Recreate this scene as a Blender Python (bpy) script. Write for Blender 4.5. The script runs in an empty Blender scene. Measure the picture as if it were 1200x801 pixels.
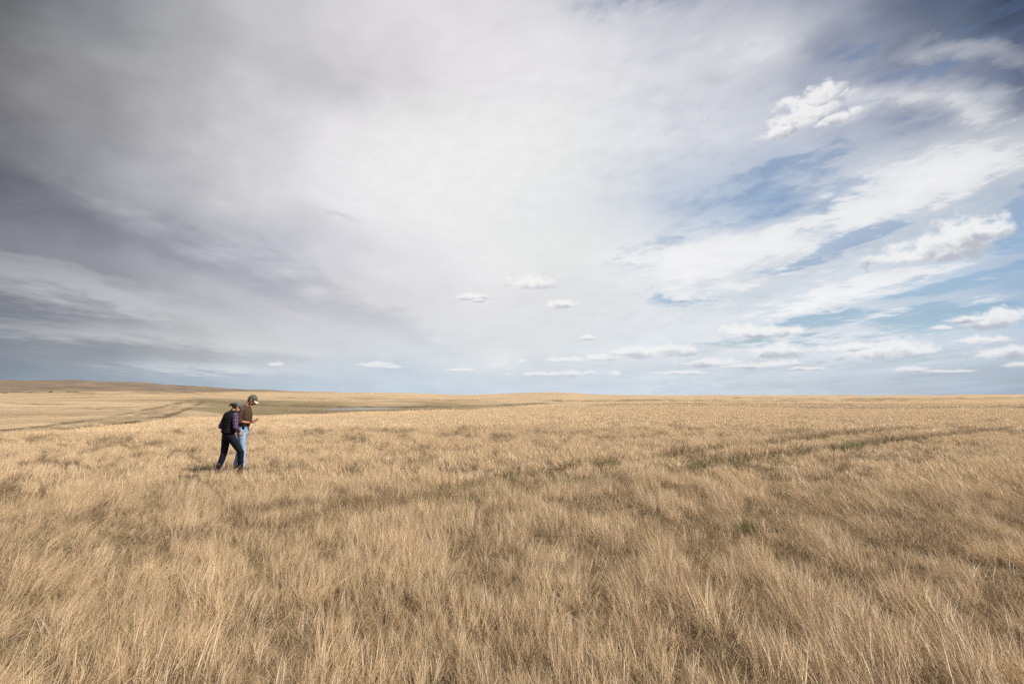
import bpy, bmesh, math, random
import numpy as np
from mathutils import Vector, Matrix, noise as mn

random.seed(7)
rng = np.random.default_rng(11)
R = math.radians
S = bpy.context.scene
COL = S.collection

# ------------------------------------------------------------------ camera
CAM_H = 1.68
EXPO = 0.3
F = 800.0                       # focal length in pixels of a 1200 px wide frame
HOR = 466.0                     # row of the true horizon
PITCH = math.atan((HOR - 400.5) / F)
cd = bpy.data.cameras.new('camera')
cam = bpy.data.objects.new('camera', cd)
COL.objects.link(cam)
cd.sensor_width = 36
cd.lens = 36 * F / 1200
cd.clip_start = 0.05
cd.clip_end = 60000
cam.location = (0, 0, CAM_H)
cam.rotation_euler = (R(90) + PITCH, 0, 0)
S.camera = cam


def ray(px, py):
    """world direction seen at a photo pixel"""
    x = (px - 600) / F
    z = (400.5 - py) / F
    y = 1.0
    c, s = math.cos(PITCH), math.sin(PITCH)
    return (x, y * c - z * s, y * s + z * c)


def azel(px, py):
    x, y, z = ray(px, py)
    return math.atan2(x, y), math.atan2(z, math.hypot(x, y))


def pix(az, el):
    x, y, z = math.sin(az) * math.cos(el), math.cos(az) * math.cos(el), math.sin(el)
    c, s = math.cos(PITCH), math.sin(PITCH)
    yy = y * c + z * s
    zz = -y * s + z * c
    if yy < 0.05:
        yy = 0.05
    return 600 + F * x / yy, 400.5 - F * zz / yy


# ------------------------------------------------------------------ node helper
class N:
    """small expression builder over shader nodes"""
    def __init__(self, nt, sock):
        self.nt, self.s = nt, sock

    @staticmethod
    def m(nt, op, *a, clamp=False):
        n = nt.nodes.new('ShaderNodeMath')
        n.operation = op
        n.use_clamp = clamp
        for i, v in enumerate(a):
            if isinstance(v, N):
                nt.links.new(v.s, n.inputs[i])
            else:
                n.inputs[i].default_value = v
        return N(nt, n.outputs[0])

    def __add__(s, o): return N.m(s.nt, 'ADD', s, o)
    __radd__ = __add__
    def __mul__(s, o): return N.m(s.nt, 'MULTIPLY', s, o)
    __rmul__ = __mul__
    def __sub__(s, o): return N.m(s.nt, 'SUBTRACT', s, o)
    def __rsub__(s, o): return N.m(s.nt, 'SUBTRACT', o, s)
    def __truediv__(s, o): return N.m(s.nt, 'DIVIDE', s, o)
    def min(s, o): return N.m(s.nt, 'MINIMUM', s, o)
    def max(s, o): return N.m(s.nt, 'MAXIMUM', s, o)
    def clamp(s): return N.m(s.nt, 'MAXIMUM', N.m(s.nt, 'MINIMUM', s, 1.0), 0.0)

    def step(s, a, b):
        n = s.nt.nodes.new('ShaderNodeMapRange')
        n.interpolation_type = 'SMOOTHSTEP'
        s.nt.links.new(s.s, n.inputs['Value'])
        n.inputs['From Min'].default_value = a
        n.inputs['From Max'].default_value = b
        return N(s.nt, n.outputs['Result'])


def xyz(nt, x, y, z):
    n = nt.nodes.new('ShaderNodeCombineXYZ')
    for i, v in enumerate((x, y, z)):
        if isinstance(v, N):
            nt.links.new(v.s, n.inputs[i])
        else:
            n.inputs[i].default_value = v
    return n.outputs[0]


def noise(nt, vec, scale, detail=4, rough=.55, dist=0.0, color=False, dim='3D'):
    n = nt.nodes.new('ShaderNodeTexNoise')
    n.noise_dimensions = dim
    n.inputs['Scale'].default_value = scale
    n.inputs['Detail'].default_value = detail
    n.inputs['Roughness'].default_value = rough
    n.inputs['Distortion'].default_value = dist
    if vec is not None:
        nt.links.new(vec, n.inputs['Vector'])
    return n.outputs['Color'] if color else N(nt, n.outputs[0])


def mixc(nt, f, a, b, mode='MIX'):
    n = nt.nodes.new('ShaderNodeMix')
    n.data_type = 'RGBA'
    n.blend_type = mode
    def put(i, v):
        if isinstance(v, N):
            nt.links.new(v.s, n.inputs[i])
        elif isinstance(v, bpy.types.NodeSocket):
            nt.links.new(v, n.inputs[i])
        elif isinstance(v, (int, float)):
            n.inputs[i].default_value = v
        else:
            n.inputs[i].default_value = (*v, 1)
    put(0, f); put(6, a); put(7, b)
    return n.outputs[2]


def lin(c):
    return tuple((v / 255 / 12.92) if v / 255 <= .04045 else ((v / 255 + .055) / 1.055) ** 2.4 for v in c)


# ------------------------------------------------------------------ sky
SUN_AZ, SUN_EL = R(112), R(46)
GX = [0, 150, 300, 450, 600, 750, 900, 1050, 1200]
GRID = {
    -120: [(100,104,108),(140,142,148),(175,174,178),(200,199,203),(205,204,210),(170,174,188),(130,138,158),(95,105,128),(60,74,100)],
    0:   [(96,99,103),(146,148,153),(188,187,190),(216,214,218),(228,226,229),(188,190,202),(156,161,178),(112,122,143),(54,66,90)],
    80:  [(108,108,112),(152,152,156),(184,183,186),(198,196,198),(232,230,232),(226,226,231),(208,210,219),(148,156,176),(92,103,128)],
    160: [(120,120,125),(162,162,165),(199,198,200),(232,230,232),(238,237,238),(226,228,233),(202,206,217),(166,174,193),(182,187,197)],
    230: [(92,95,107),(146,148,156),(204,203,207),(233,232,234),(239,239,239),(208,214,224),(152,173,200),(216,221,228),(206,212,219)],
    300: [(124,127,137),(145,147,157),(178,179,188),(222,221,225),(236,236,237),(226,229,234),(226,230,234),(206,216,227),(140,166,196)],
    360: [(132,135,145),(162,164,170),(190,190,197),(216,216,220),(230,230,232),(227,230,234),(214,222,230),(212,221,230),(166,190,216)],
    410: [(120,126,137),(158,162,168),(196,198,201),(209,214,219),(222,226,229),(224,229,233),(220,226,232),(214,222,231),(196,207,220)],
    450: [(128,141,155),(158,172,184),(178,191,204),(196,209,221),(206,216,226),(209,218,229),(202,212,222),(188,199,211),(166,178,195)],
    470: [(128,141,155),(158,172,184),(178,191,204),(196,209,221),(206,216,226),(209,218,229),(202,212,222),(188,199,211),(166,178,195)],
}
GY = sorted(GRID)


def sample(px, py):
    px = min(max(px, 0), 1200)
    py = min(max(py, GY[0]), GY[-1])
    j = max(i for i in range(len(GY)) if GY[i] <= py)
    j = min(j, len(GY) - 2)
    t = (py - GY[j]) / (GY[j + 1] - GY[j])
    i = min(int(px // 150), 7)
    u = px / 150 - i
    o = []
    for k in range(3):
        a = GRID[GY[j]][i][k] * (1 - u) + GRID[GY[j]][i + 1][k] * u
        b = GRID[GY[j + 1]][i][k] * (1 - u) + GRID[GY[j + 1]][i + 1][k] * u
        o.append(a * (1 - t) + b * t)
    return lin(o)


def build_world():
    w = bpy.data.worlds.new("World")
    S.world = w
    w.use_nodes = True
    nt = w.node_tree
    nt.nodes.clear()
    out = nt.nodes.new('ShaderNodeOutputWorld')
    bg = nt.nodes.new('ShaderNodeBackground')
    sky = nt.nodes.new('ShaderNodeTexSky')
    sky.sky_type = 'NISHITA'
    sky.sun_disc = False
    sky.sun_elevation = SUN_EL
    sky.sun_rotation = SUN_AZ
    sky.air_density = 1.0
    sky.dust_density = 0.6
    bg.inputs['Strength'].default_value = 0.1
    K = 10.0 * 2 ** -EXPO                                   # cloud radiances are divided by the 0.1 strength
    tc = nt.nodes.new('ShaderNodeTexCoord')
    sep = nt.nodes.new('ShaderNodeSeparateXYZ')
    nt.links.new(tc.outputs['Generated'], sep.inputs[0])
    X, Y, Z = (N(nt, sep.outputs[i]) for i in range(3))
    az = N.m(nt, 'ARCTAN2', X, Y)
    el = N.m(nt, 'ARCSINE', Z)
    # cloud-sheet plane coordinates: streaks run away from the viewer and converge at the horizon
    zz = Z.max(0.0) + 0.055
    PX, PY = X / zz, Y / zz
    st = xyz(nt, PX * 1.0, PY * 0.30, 0.0)
    n_big = noise(nt, st, 0.9, 3, .55, dim='2D')
    n_w1 = noise(nt, xyz(nt, PX + 7.3, PY * 0.28 + n_big * .25, 7.0), 1.5, 6, .6, dim='2D')
    n_w2 = noise(nt, xyz(nt, PX + n_w1 * .2, PY * 0.8 + n_w1 * .2, 3.0), 4.0, 6, .62, dim='2D')
    n_f = noise(nt, xyz(nt, PX * 1.0 + PY * .25, PY * 0.7, 3.0), 13.0, 4, .6, dim='2D')
    n_az = noise(nt, xyz(nt, az, el * 2.2, 1.0), 5.0, 3, .55, dim='2D')
    # warp
    wa = az + (n_az - 0.5) * 0.14 + (n_w1 - 0.5) * 0.05
    we = el + (n_big - 0.5) * 0.05 + (n_w1 - 0.5) * 0.05 * (el * 4).clamp()
    # coarse cloud sheet radiance, row by row; corner colours include painted lens darkening
    els = [R(v) for v in (-1.5, 0.5, 1.6, 4, 7.5, 11.5, 16, 21, 27, 33, 42)]
    azs = [-180, -110, -60] + list(range(-45, 46, 6)) + [60, 110, 179]
    prev = None
    t = wa / (2 * math.pi) + 0.5
    for j, e in enumerate(els):
        r = nt.nodes.new('ShaderNodeValToRGB')
        cr = r.color_ramp
        cr.interpolation = 'CARDINAL' if False else 'EASE'
        for k, a in enumerate(azs):
            aa = max(-52, min(52, a))
            p = pix(R(aa), e)
            c = sample(*p)
            lift = 1 + .13 * max(0.0, min(1.0, (-a - 4) / 14)) * (1 if e > R(9) else .4)
            c = tuple(min(.82, v * lift) for v in c)
            if abs(a) > 100:
                c = lin((170, 172, 178))
            pos = a / 360 + .5
            if k == 0:
                elx = cr.elements[0]; elx.position = 0
            elif k == len(azs) - 1:
                elx = cr.elements[-1]; elx.position = pos
            else:
                elx = cr.elements.new(pos)
            elx.color = (*c, 1)
        nt.links.new(t.s, r.inputs[0])
        if prev is None:
            prev = r.outputs[0]
        else:
            prev = mixc(nt, we.step(els[j - 1], e), prev, r.outputs[0])
    zen = mixc(nt, el.step(R(44), R(75)), prev, lin((185, 188, 196)))
    sheet = zen
    # blue behind, from the physical sky
    blue = mixc(nt, 1.0, sky.outputs[0], (.70, .84, 1.0), 'MULTIPLY')

    w0 = (n_w2 - 0.5) * 0.075 + (n_az - 0.5) * 0.10
    w1 = ((n_w1 - 0.5) * 0.07 + (n_w2 - 0.5) * 0.03) * ((el * 5).clamp() + .12)
    V_plain = xyz(nt, az, el, 0.0)
    V_warp = xyz(nt, az + w0, el + w1, 0.0)

    def at(px, py, sx, sy, rot=0.0, warp=0.0):
        """unit-ellipse coordinates of a feature given in photo pixels -> angles"""
        a, e = azel(px, py)
        a2, _ = azel(px + sx, py)
        _, e2 = azel(px, py - sy)
        n = nt.nodes.new('ShaderNodeMapping'); n.vector_type = 'TEXTURE'
        n.inputs['Location'].default_value = (a, e, 0)
        n.inputs['Rotation'].default_value = (0, 0, R(rot))
        n.inputs['Scale'].default_value = (max(1e-4, a2 - a), max(1e-4, e2 - e), 1)
        nt.links.new(V_warp if warp else V_plain, n.inputs[0])
        ln = nt.nodes.new('ShaderNodeVectorMath'); ln.operation = 'LENGTH'
        nt.links.new(n.outputs[0], ln.inputs[0])
        return N(nt, ln.outputs['Value']), n.outputs[0]

    def field(items, inner=.25, outer=1.3):
        o = None
        for px, py, sx, sy, rot, amt in items:
            d, _ = at(px, py, sx, sy, rot, 1)
            k = 1 / (outer - inner)
            h = N.m(nt, 'MULTIPLY_ADD', d, -k * amt, k * outer * amt)
            h = h.min(amt)
            o = h if o is None else o.max(h)
        return o.max(0.0)
    # openings in the sheet (photo px, size, rotation)
    holes = [(900, 226, 130, 26, 4, .5), (1010, 228, 90, 16, 16, .9), (1190, 238, 30, 10, 20, .5), (880, 250, 120, 14, 6, .6), (1165, 22, 150, 60, 10, .2), (1190, 272, 45, 26, 20, 1.2),
             (985, 290, 60, 15, 8, 1.0), (795, 350, 55, 12, -4, .62), (1060, 218, 40, 9, 22, .9), (770, 285, 40, 9, 4, .4), (745, 300, 60, 18, 8, .4), (1150, 330, 100, 10, 12, 1.1),
             (1120, 372, 100, 11, 4, 1.0), (960, 378, 90, 8, 2, .8), (940, 318, 60, 8, 6, .6), (905, 402, 130, 8, 0, .5), (1100, 386, 110, 9, 4, .5), (960, 292, 30, 12, 0, .7),
             (1050, 70, 120, 26, -20, .45), (760, 8, 90, 26, 0, .35), (940, 190, 120, 14, 6, .7), (960, 425, 300, 6, 0, .25)]
    hol = field(holes)
    # wispy texture, strong only on the clear right side of the sky
    right = az.step(R(2), R(20))
    wis = (n_w2 - 0.5) * 1.5 + (n_w1 - 0.5) * 1.6 + (n_f - 0.5) * 0.9
    wis = wis * (1.0 - el.step(R(18), R(28)) * .45) + (n_f - 0.5) * 1.3 * el.step(R(12), R(24))
    cov = (hol.step(.05, .85) - wis * hol.step(0.02, 0.3) * 1.25 - wis * 0.34 * right).min(.88)
    cov = cov.clamp() * (1 - el.step(R(45), R(70)))
    bl = mixc(nt, 1.0, blue, (.115, .112, .108), 'MULTIPLY')
    bl = mixc(nt, el.step(R(6), R(17)) * .34 + .14, bl, sheet)
    c1 = mixc(nt, cov, sheet, bl)
    # bright streaks
    streaks = [(1095, 215, 150, 48, 14, 1.0), (850, 300, 130, 32, 4, 1.0), (1040, 325, 130, 12, 8, .8), (930, 265, 80, 12, 10, .9), (1000, 348, 230, 24, 5, .5), (1100, 120, 120, 26, -22, .6), (1150, 60, 90, 14, -24, .35), (1010, 250, 120, 26, 14, .9), (800, 300, 120, 26, 4, .8), (1110, 330, 100, 12, 8, .4), (900, 330, 130, 14, 2, .6),
               (880, 55, 110, 34, 16, .45), (1075, 368, 60, 10, 8, .6), (120, 352, 190, 26, -13, .34), (60, 312, 130, 9, -14, .16),
               (170, 395, 200, 12, -3, .28), (250, 432, 110, 7, -2, .42), (300, 405, 90, 8, -6, .20), (1165, 350, 60, 10, 8, .5),
               (1030, 128, 60, 10, 18, .5), (1030, 392, 100, 10, 0, .4), (600, 420, 200, 14, 0, .15), (1130,225,120,26,16,.7)]
    stv = field(streaks)
    soft = (stv * (0.45 + n_w1 * 0.6 + n_w2 * 0.45)).clamp()
    torn = (stv + wis * .62).step(.34, .70) * .86
    stv = soft + (torn - soft) * (right * .75) * (1.0 - el.step(R(12), R(21)) * .8)
    c2 = mixc(nt, stv, c1, lin((240, 240, 241)))
    # dark smears under the sheet
    darks = [(375, 95, 60, 30, 0, .25), (395, 258, 30, 5, 0, .25), (60, 235, 140, 28, -14, .52), (190, 280, 200, 26, -16, .46), (330, 335, 170, 22, -18, .36),
             (330, 345, 130, 14, -14, .22), (60, 370, 90, 16, -6, .25), (300, 60, 110, 30, -20, .12)]
    dk = field(darks)
    c3 = mixc(nt, dk, c2, mixc(nt, 1.0, c2, (.46, .47, .54), 'MULTIPLY'))
    # general mottling
    calm = right * .5 + .5
    mot = (n_w1 - 0.5) * 0.22 * calm + (n_w2 - 0.5) * 0.12 * calm + (n_big - 0.5) * 0.12 + (n_f - 0.5) * .11 * el.step(R(6), R(20)) + 1.0
    cmb = xyz(nt, mot, mot, mot)
    c3 = mixc(nt, 1.0, c3, cmb, 'MULTIPLY')
    # small cumulus puffs
    puffs = [(945, 138, 44, 20, 12), (962, 118, 24, 16, 20), (915, 155, 24, 10, 10), (980, 140, 30, 8, 10),
             (1090, 295, 66, 19, 6), (1125, 283, 54, 22, 6), (1060, 303, 45, 9, 0),
             (624, 333, 25, 9, 0), (655, 357, 26, 5.5, 0), (552, 349, 18, 3.6, 0), (440, 428, 17, 4.5, 0), (322, 427, 12, 3.5, 0), (462, 430, 16, 2.5, 0),
             (765, 414, 42, 7.5, 0), (890, 390, 42, 8.5, 0), (908, 412, 38, 8.5, 0), (902, 427, 32, 4.5, 0), (1035, 413, 66, 10, 2),
             (1168, 376, 38, 12, 6), (1150, 399, 38, 7, 0), (1165, 415, 42, 9, 0), (665, 422, 28, 4, 0), (690, 396, 10, 3, 0), (664, 438, 28, 4.5, 0),
             (722, 438, 9, 4, 0), (612, 423, 9, 3.5, 0), (617, 438, 7, 2.5, 0), (830, 426, 38, 6, 0), (1065, 434, 22, 3.5, 0), (945, 432, 24, 2.5, 0),
             (540, 434, 16, 2, 0), (1105, 385, 12, 3, 0), (1195, 428, 26, 4, 0), (862, 390, 12, 5, 0), (1000, 409, 40, 6, 2), (1075, 412, 34, 6, 0), (790, 413, 24, 6, 0), (740, 414, 22, 4, 0), (930, 388, 20, 6, 0), (880, 429, 40, 3.5, 0), (640, 439, 40, 3, 0), (1140, 375, 30, 5, 0), (1120, 435, 40, 2.5, 0), (800, 437, 40, 2.5, 0), (1150, 276, 44, 13, 6), (560, 352, 8, 3, 0), (700,420,16,4,0)]
    pn = noise(nt, xyz(nt, az, el * 1.5, 5.0), 42.0, 5, .62, dim='2D')
    pn2 = noise(nt, xyz(nt, az, el * 1.5, 9.0), 16.0, 3, .6, dim='2D')
    pm, pdy = None, None
    for px, py, sx, sy, rot in puffs:
        d, vec = at(px, py, sx * 1.25, sy * 1.35, rot)
        sp_ = nt.nodes.new('ShaderNodeVectorMath'); sp_.operation = 'DOT_PRODUCT'
        nt.links.new(vec, sp_.inputs[0])
        sp_.inputs[1].default_value = (0, 1, 0)
        dy = N(nt, sp_.outputs['Value'])
        v = N.m(nt, 'MULTIPLY_ADD', dy.min(0.0), 0.55, 1.0 - d)      # flat bases
        if pm is None:
            pm, pdy = v, dy
        else:
            g_ = N.m(nt, 'GREATER_THAN', v, pm)
            pdy = N.m(nt, 'MULTIPLY_ADD', dy - pdy, g_, pdy)
            pm = v.max(pm)
    pm = pm + (pn - 0.5) * 1.6 + (pn2 - 0.5) * 1.3 + .06
    psh = (0.0 - pdy) * pm.step(0.0, 0.35)
    m = pm.step(-0.02, 0.58)
    inner = ((psh + (pn - 0.5) * 1.6 + (pn2 - .5) * 1.2).step(-0.22, 0.62)) * (right * .16 + .60)
    pc = mixc(nt, inner, lin((246, 245, 244)), lin((160, 165, 180)))
    c4 = mixc(nt, m * (0.62 + el.step(R(1), R(7)) * .24), c3, pc)
    scl = mixc(nt, 1.0, c4, (K, K, K), 'MULTIPLY')
    nt.links.new(scl, bg.inputs['Color'])
    nt.links.new(bg.outputs[0], out.inputs['Surface'])
    w.cycles.sampling_method = 'NONE'


build_world()

sd = bpy.data.lights.new('sun', 'SUN')
sd.energy = 5.0
sd.angle = R(0.6)
sd.color = (1.0, .95, .87)
so = bpy.data.objects.new('sun', sd)
COL.objects.link(so)
sdir = Vector((math.sin(SUN_AZ) * math.cos(SUN_EL), math.cos(SUN_AZ) * math.cos(SUN_EL), math.sin(SUN_EL)))
so.rotation_euler = sdir.to_track_quat('Z', 'Y').to_euler()
so.location = sdir * 50

# ------------------------------------------------------------------ terrain heights
# control columns (photo column), each with (distance m, photo row) at matching knots:
# near swell, crest, hidden dip, valley floor, far bank, plateau, hill crest, dip, far range, beyond
TC = [
    (-500, [(30, 514), (55, 505), (80, 500), (140, 487), (260, 475), (520, 468), (900, 461), (1300, 462), (3200, 445), (6000, 447)]),
    (-60,  [(30, 513), (55, 510), (80, 501), (140, 488), (260, 475), (520, 469), (900, 461), (1300, 462), (3200, 446), (6000, 448)]),
    (60,   [(30, 512), (60, 502), (85, 495), (150, 484), (270, 474), (520, 468), (900, 460), (1300, 461), (3200, 448), (6000, 450)]),
    (150,  [(30, 512), (65, 495), (90, 491), (150, 482), (270, 474), (520, 467), (950, 459), (1300, 460.5), (3400, 451), (6000, 453)]),
    (220,  [(30, 512), (72, 487), (110, 488), (170, 483), (270, 476), (480, 467), (1000, 460), (1400, 461), (3600, 454), (6000, 456)]),
    (300,  [(30, 512), (82, 484), (130, 488), (240, 484), (330, 478), (520, 468), (1100, 460), (1500, 461), (3800, 457), (6000, 459)]),
    (360,  [(30, 512), (95, 482), (150, 486), (260, 483), (350, 478), (520, 468), (1000, 461), (1500, 462), (3800, 460.5), (6000, 462)]),
    (450,  [(30, 512), (115, 479), (170, 484), (290, 480.5), (400, 477), (560, 468), (900, 460), (1400, 464), (3800, 463), (6000, 464)]),
    (540,  [(30, 512), (140, 476), (200, 481), (320, 479), (440, 475), (640, 466), (950, 462.8), (1400, 465), (3800, 464), (6000, 465)]),
    (650,  [(30, 512), (200, 472.5), (260, 475), (360, 474), (460, 471), (640, 465), (900, 459.4), (1400, 465), (3800, 464.5), (6000, 465)]),
    (730,  [(30, 512), (230, 471), (300, 472.5), (380, 472), (480, 469.5), (660, 467), (950, 463), (1400, 466), (3800, 464.5), (6000, 465)]),
    (850,  [(30, 512), (240, 470.5), (300, 471), (380, 471), (480, 468.5), (700, 465.3), (1000, 463), (1400, 465), (3800, 464.5), (6000, 465)]),
    (980,  [(30, 512), (240, 471), (300, 471), (380, 471), (480, 469), (700, 467), (1000, 464.8), (1400, 466), (3800, 464.6), (6000, 465)]),
    (1200, [(30, 512), (180, 471), (260, 470), (380, 468.8), (480, 467), (700, 465), (1000, 462.5), (1400, 464), (3800, 464), (6000, 465)]),
    (1700, [(30, 512), (180, 470), (260, 469), (380, 468), (480, 466), (700, 464), (1000, 461), (1400, 463), (3800, 463), (6000, 465)]),
]
TAZ = np.array([math.atan((c - 600) / F) for c, _ in TC])
NK = len(TC[0][1])
TD = np.array([[math.log(d) for d, _ in ks] for _, ks in TC])
TZ = np.array([[CAM_H - (r + (.34 * F / d if k == 1 else 0) + (2.2 if (k == 1 and 250 < c_ < 560) else 0) - HOR) / F * d for k, (d, r) in enumerate(ks)] for c_, ks in TC])


def smooth_interp(x, xs, ys):
    """cosine-eased interpolation with flat ends"""
    i = np.clip(np.searchsorted(xs, x) - 1, 0, len(xs) - 2)
    t = np.clip((x - xs[i]) / (xs[i + 1] - xs[i]), 0, 1)
    t = t * t * (3 - 2 * t)
    return ys[i] * (1 - t) + ys[i + 1] * t


_tab = np.random.default_rng(5).random((256, 256))


def vnoise(x, y):
    xi, yi = np.floor(x).astype(int), np.floor(y).astype(int)
    fx, fy = x - xi, y - yi
    fx, fy = fx * fx * (3 - 2 * fx), fy * fy * (3 - 2 * fy)
    a = _tab[xi & 255, yi & 255]; b = _tab[(xi + 1) & 255, yi & 255]
    c = _tab[xi & 255, (yi + 1) & 255]; d = _tab[(xi + 1) & 255, (yi + 1) & 255]
    return (a * (1 - fx) + b * fx) * (1 - fy) + (c * (1 - fx) + d * fx) * fy


def fbm(x, y, o=4):
    s, a, t = 0, 1, 0
    for k in range(o):
        s = s + a * vnoise(x * 2 ** k + 17 * k, y * 2 ** k + 31 * k)
        t += a
        a *= .5
    return s / t


POND = (-80.0, 365.0, 20.0, 36.0)
POND_Z = CAM_H - 5.75


def height(x, y):
    x = np.asarray(x, float); y = np.asarray(y, float)
    d = np.maximum(np.hypot(x, y), .5)
    a = np.arctan2(x, y)
    a = np.clip(a, TAZ[0], TAZ[-1])
    # image distance runs along the view axis, so rows use depth = d*cos(az)
    ld = np.log(np.maximum(d * np.cos(a), 1))
    kd = [smooth_interp(a, TAZ, TD[:, k]) for k in range(NK)]
    kz = [smooth_interp(a, TAZ, TZ[:, k]) for k in range(NK)]
    z = np.zeros_like(d)
    l0 = math.log(12.0)
    t = np.clip((ld - l0) / (kd[0] - l0), 0, 1); t = t * t * (3 - 2 * t)
    z = kz[0] * t
    for k in range(NK - 1):
        t = (ld - kd[k]) / (kd[k + 1] - kd[k])
        tt = np.clip(t, 0, 1); tt = tt * tt * (3 - 2 * tt)
        z = np.where(t > 0, kz[k] * (1 - tt) + kz[k + 1] * tt, z)
    far = np.clip(d / 200, 0, 1)
    z = z + (fbm(x / 60, y / 60, 3) - .5) * np.clip((d - 30) / 300, 0, 1) * 2.2 * np.clip(np.hypot((x - POND[0]) / 60, (y - 320) / 150) - .6, 0, 1)
    z = z + (fbm(x / 400 + 9, y / 300, 4) - .5) * np.clip((d - 500) / 2500, 0, 1) * 22
    z = z + (fbm(x / 3.1, y / 3.1, 3) - .5) * 0.10 * (1 - far)
    q = np.hypot((x - POND[0]) / POND[2], (y - POND[1]) / POND[3])
    k = np.clip((1.35 - q) / .3, 0, 1); k = k * k * (3 - 2 * k)
    z = z * (1 - k) + np.minimum(z, POND_Z - .5) * k
    return z


def line_dist(x, y, pts):
    best = np.full(np.shape(x), 1e9)
    for (x0, y0), (x1, y1) in zip(pts[:-1], pts[1:]):
        dx, dy = x1 - x0, y1 - y0
        t = np.clip(((x - x0) * dx + (y - y0) * dy) / (dx * dx + dy * dy), 0, 1)
        best = np.minimum(best, np.hypot(x - x0 - t * dx, y - y0 - t * dy))
    return best


def ground_at(px, py, dmax=4000):
    """walk along a sight line until it meets the terrain"""
    rx, ry, rz = ray(px, py)
    ds = np.exp(np.linspace(math.log(2), math.log(dmax), 1500))
    h = height(rx / ry * ds, ds)
    zl = CAM_H + rz / ry * ds
    i = np.argmax(zl < h)
    if i == 0:
        return None
    return (rx / ry * ds[i], ds[i])


def track(pp):
    o = [ground_at(*p) for p in pp]
    return [p for p in o if p]


RUTS = [track([(-60, 628), (60, 618), (200, 606), (330, 603), (420, 596), (500, 588), (600, 562), (690, 549), (770, 539), (900, 522), (1050, 503), (1250, 486)]),
        track([(-60, 668), (60, 652), (160, 645), (260, 634), (400, 612), (540, 592), (650, 575), (740, 562), (820, 550), (960, 530), (1080, 514), (1250, 496)])]

# ---- colour zones of the land, stored on the terrain mesh (ruts, gullies, shore: traced once, laid on the land)
LINES = [  # points, half width in photo rows, strength, attribute
    ([(-60, 510), (0, 504.5), (60, 498), (120, 490.5), (150, 484.5), (180, 479), (200, 474), (222, 470)], 1.3, .95, 'bare'),
    ([(-60, 516), (0, 510.5), (60, 505), (120, 499), (170, 492), (196, 487.5), (212, 483), (226, 476), (240, 470)], 2.1, 1.0, 'bare'),
    ([(-60, 513), (0, 507.5), (60, 501.5), (120, 495), (160, 489), (190, 483), (212, 474)], 3.8, .85, 'green'),
    ([(182, 479), (194, 476)], 2.2, .9, 'bare'), ([(196, 486), (212, 484)], 2.0, 1.0, 'bare'),
    ([(0, 470), (25, 473), (80, 473.5)], .8, .8, 'bare'), ([(100, 478), (170, 481)], .8, .75, 'bare'),
    ([(0, 486), (70, 486), (140, 486.5)], .7, .6, 'bare'), ([(80, 478.5), (120, 478), (190, 475)], .6, .4, 'bare'),
    ([(196, 487), (250, 486.5), (320, 485)], .8, .8, 'bare'),
    ([(300, 474), (370, 476), (430, 477), (540, 476.3), (640, 472.5)], .9, 1.0, 'bare'),
    ([(330, 466), (400, 467), (470, 467.5), (560, 469)], .8, .55, 'bare'),
    ([(150, 459), (210, 460.5), (260, 461)], .7, .7, 'bare'), ([(0, 459), (60, 460), (110, 461)], .6, .8, 'bare'),
    ([(0, 465), (60, 466), (110, 464)], .7, .4, 'bare'), ([(900, 466.5), (1000, 468), (1100, 467)], .8, .5, 'bare'),
    ([(640, 469.5), (760, 469), (900, 469.6), (1060, 469)], 1.1, .75, 'bare'), ([(860, 466.3), (980, 467.2), (1200, 465.4)], .8, .6, 'bare'), ([(330, 480), (350, 483), (390, 482)], 1.5, .5, 'bare'),
]


def zones(x, y, z):
    d = np.hypot(x, y)
    dep = np.maximum(y, 1)
    px = 600 + F * x / dep
    row = HOR - (z - CAM_H) * F / dep
    n = fbm(x / 45 + 3, y / 90 + 1, 4) - .5
    # greener valley bank beyond the near crest
    g = np.clip((dep - 165 + n * 60) / 50, 0, 1) * np.clip((560 - dep + n * 260) / 160, 0, 1)
    g *= np.clip((px - 200 + n * 60) / 40, 0, 1) * np.clip((760 - px) / 260, 0, 1)
    # brown-grey far range at the left
    h = np.clip((d - 1500) / 500, 0, 1) * np.clip((420 - px) / 140, 0, 1)
    b = np.clip((fbm(x / 160 + 5, y / 38, 4) - .52) * 5, 0, 1) * np.clip((d - 90) / 120, 0, 1) * np.clip((520 - px) / 300, 0.12, 1) * .6
    ok = (dep > 40) & (y > 0)
    jit = (fbm(px / 9, row / 3, 4) - .5) * 2.6
    for pts, w, st, k in LINES:
        xs = np.array([p[0] for p in pts], float); ys = np.array([p[1] for p in pts], float)
        if xs[-1] < xs[0]:
            xs, ys = xs[::-1], ys[::-1]
        yy = np.interp(px, xs, ys)
        endf = np.clip((px - xs[0]) / 6 + 1, 0, 1) * np.clip((xs[-1] - px) / 6 + 1, 0, 1)
        m = np.clip(1.3 - np.abs(row - yy + jit * w) / w, 0, 1) * endf * st * ok
        m = m * np.clip(2.6 * fbm(px / 9 + ys[0], row / 1.6, 4) - .55, .15, 1)
        if k == 'bare':
            b = np.maximum(b, m * 1.5)
        else:
            g = np.maximum(g, m)
    return np.clip(g, 0, 1), h, b


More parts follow.
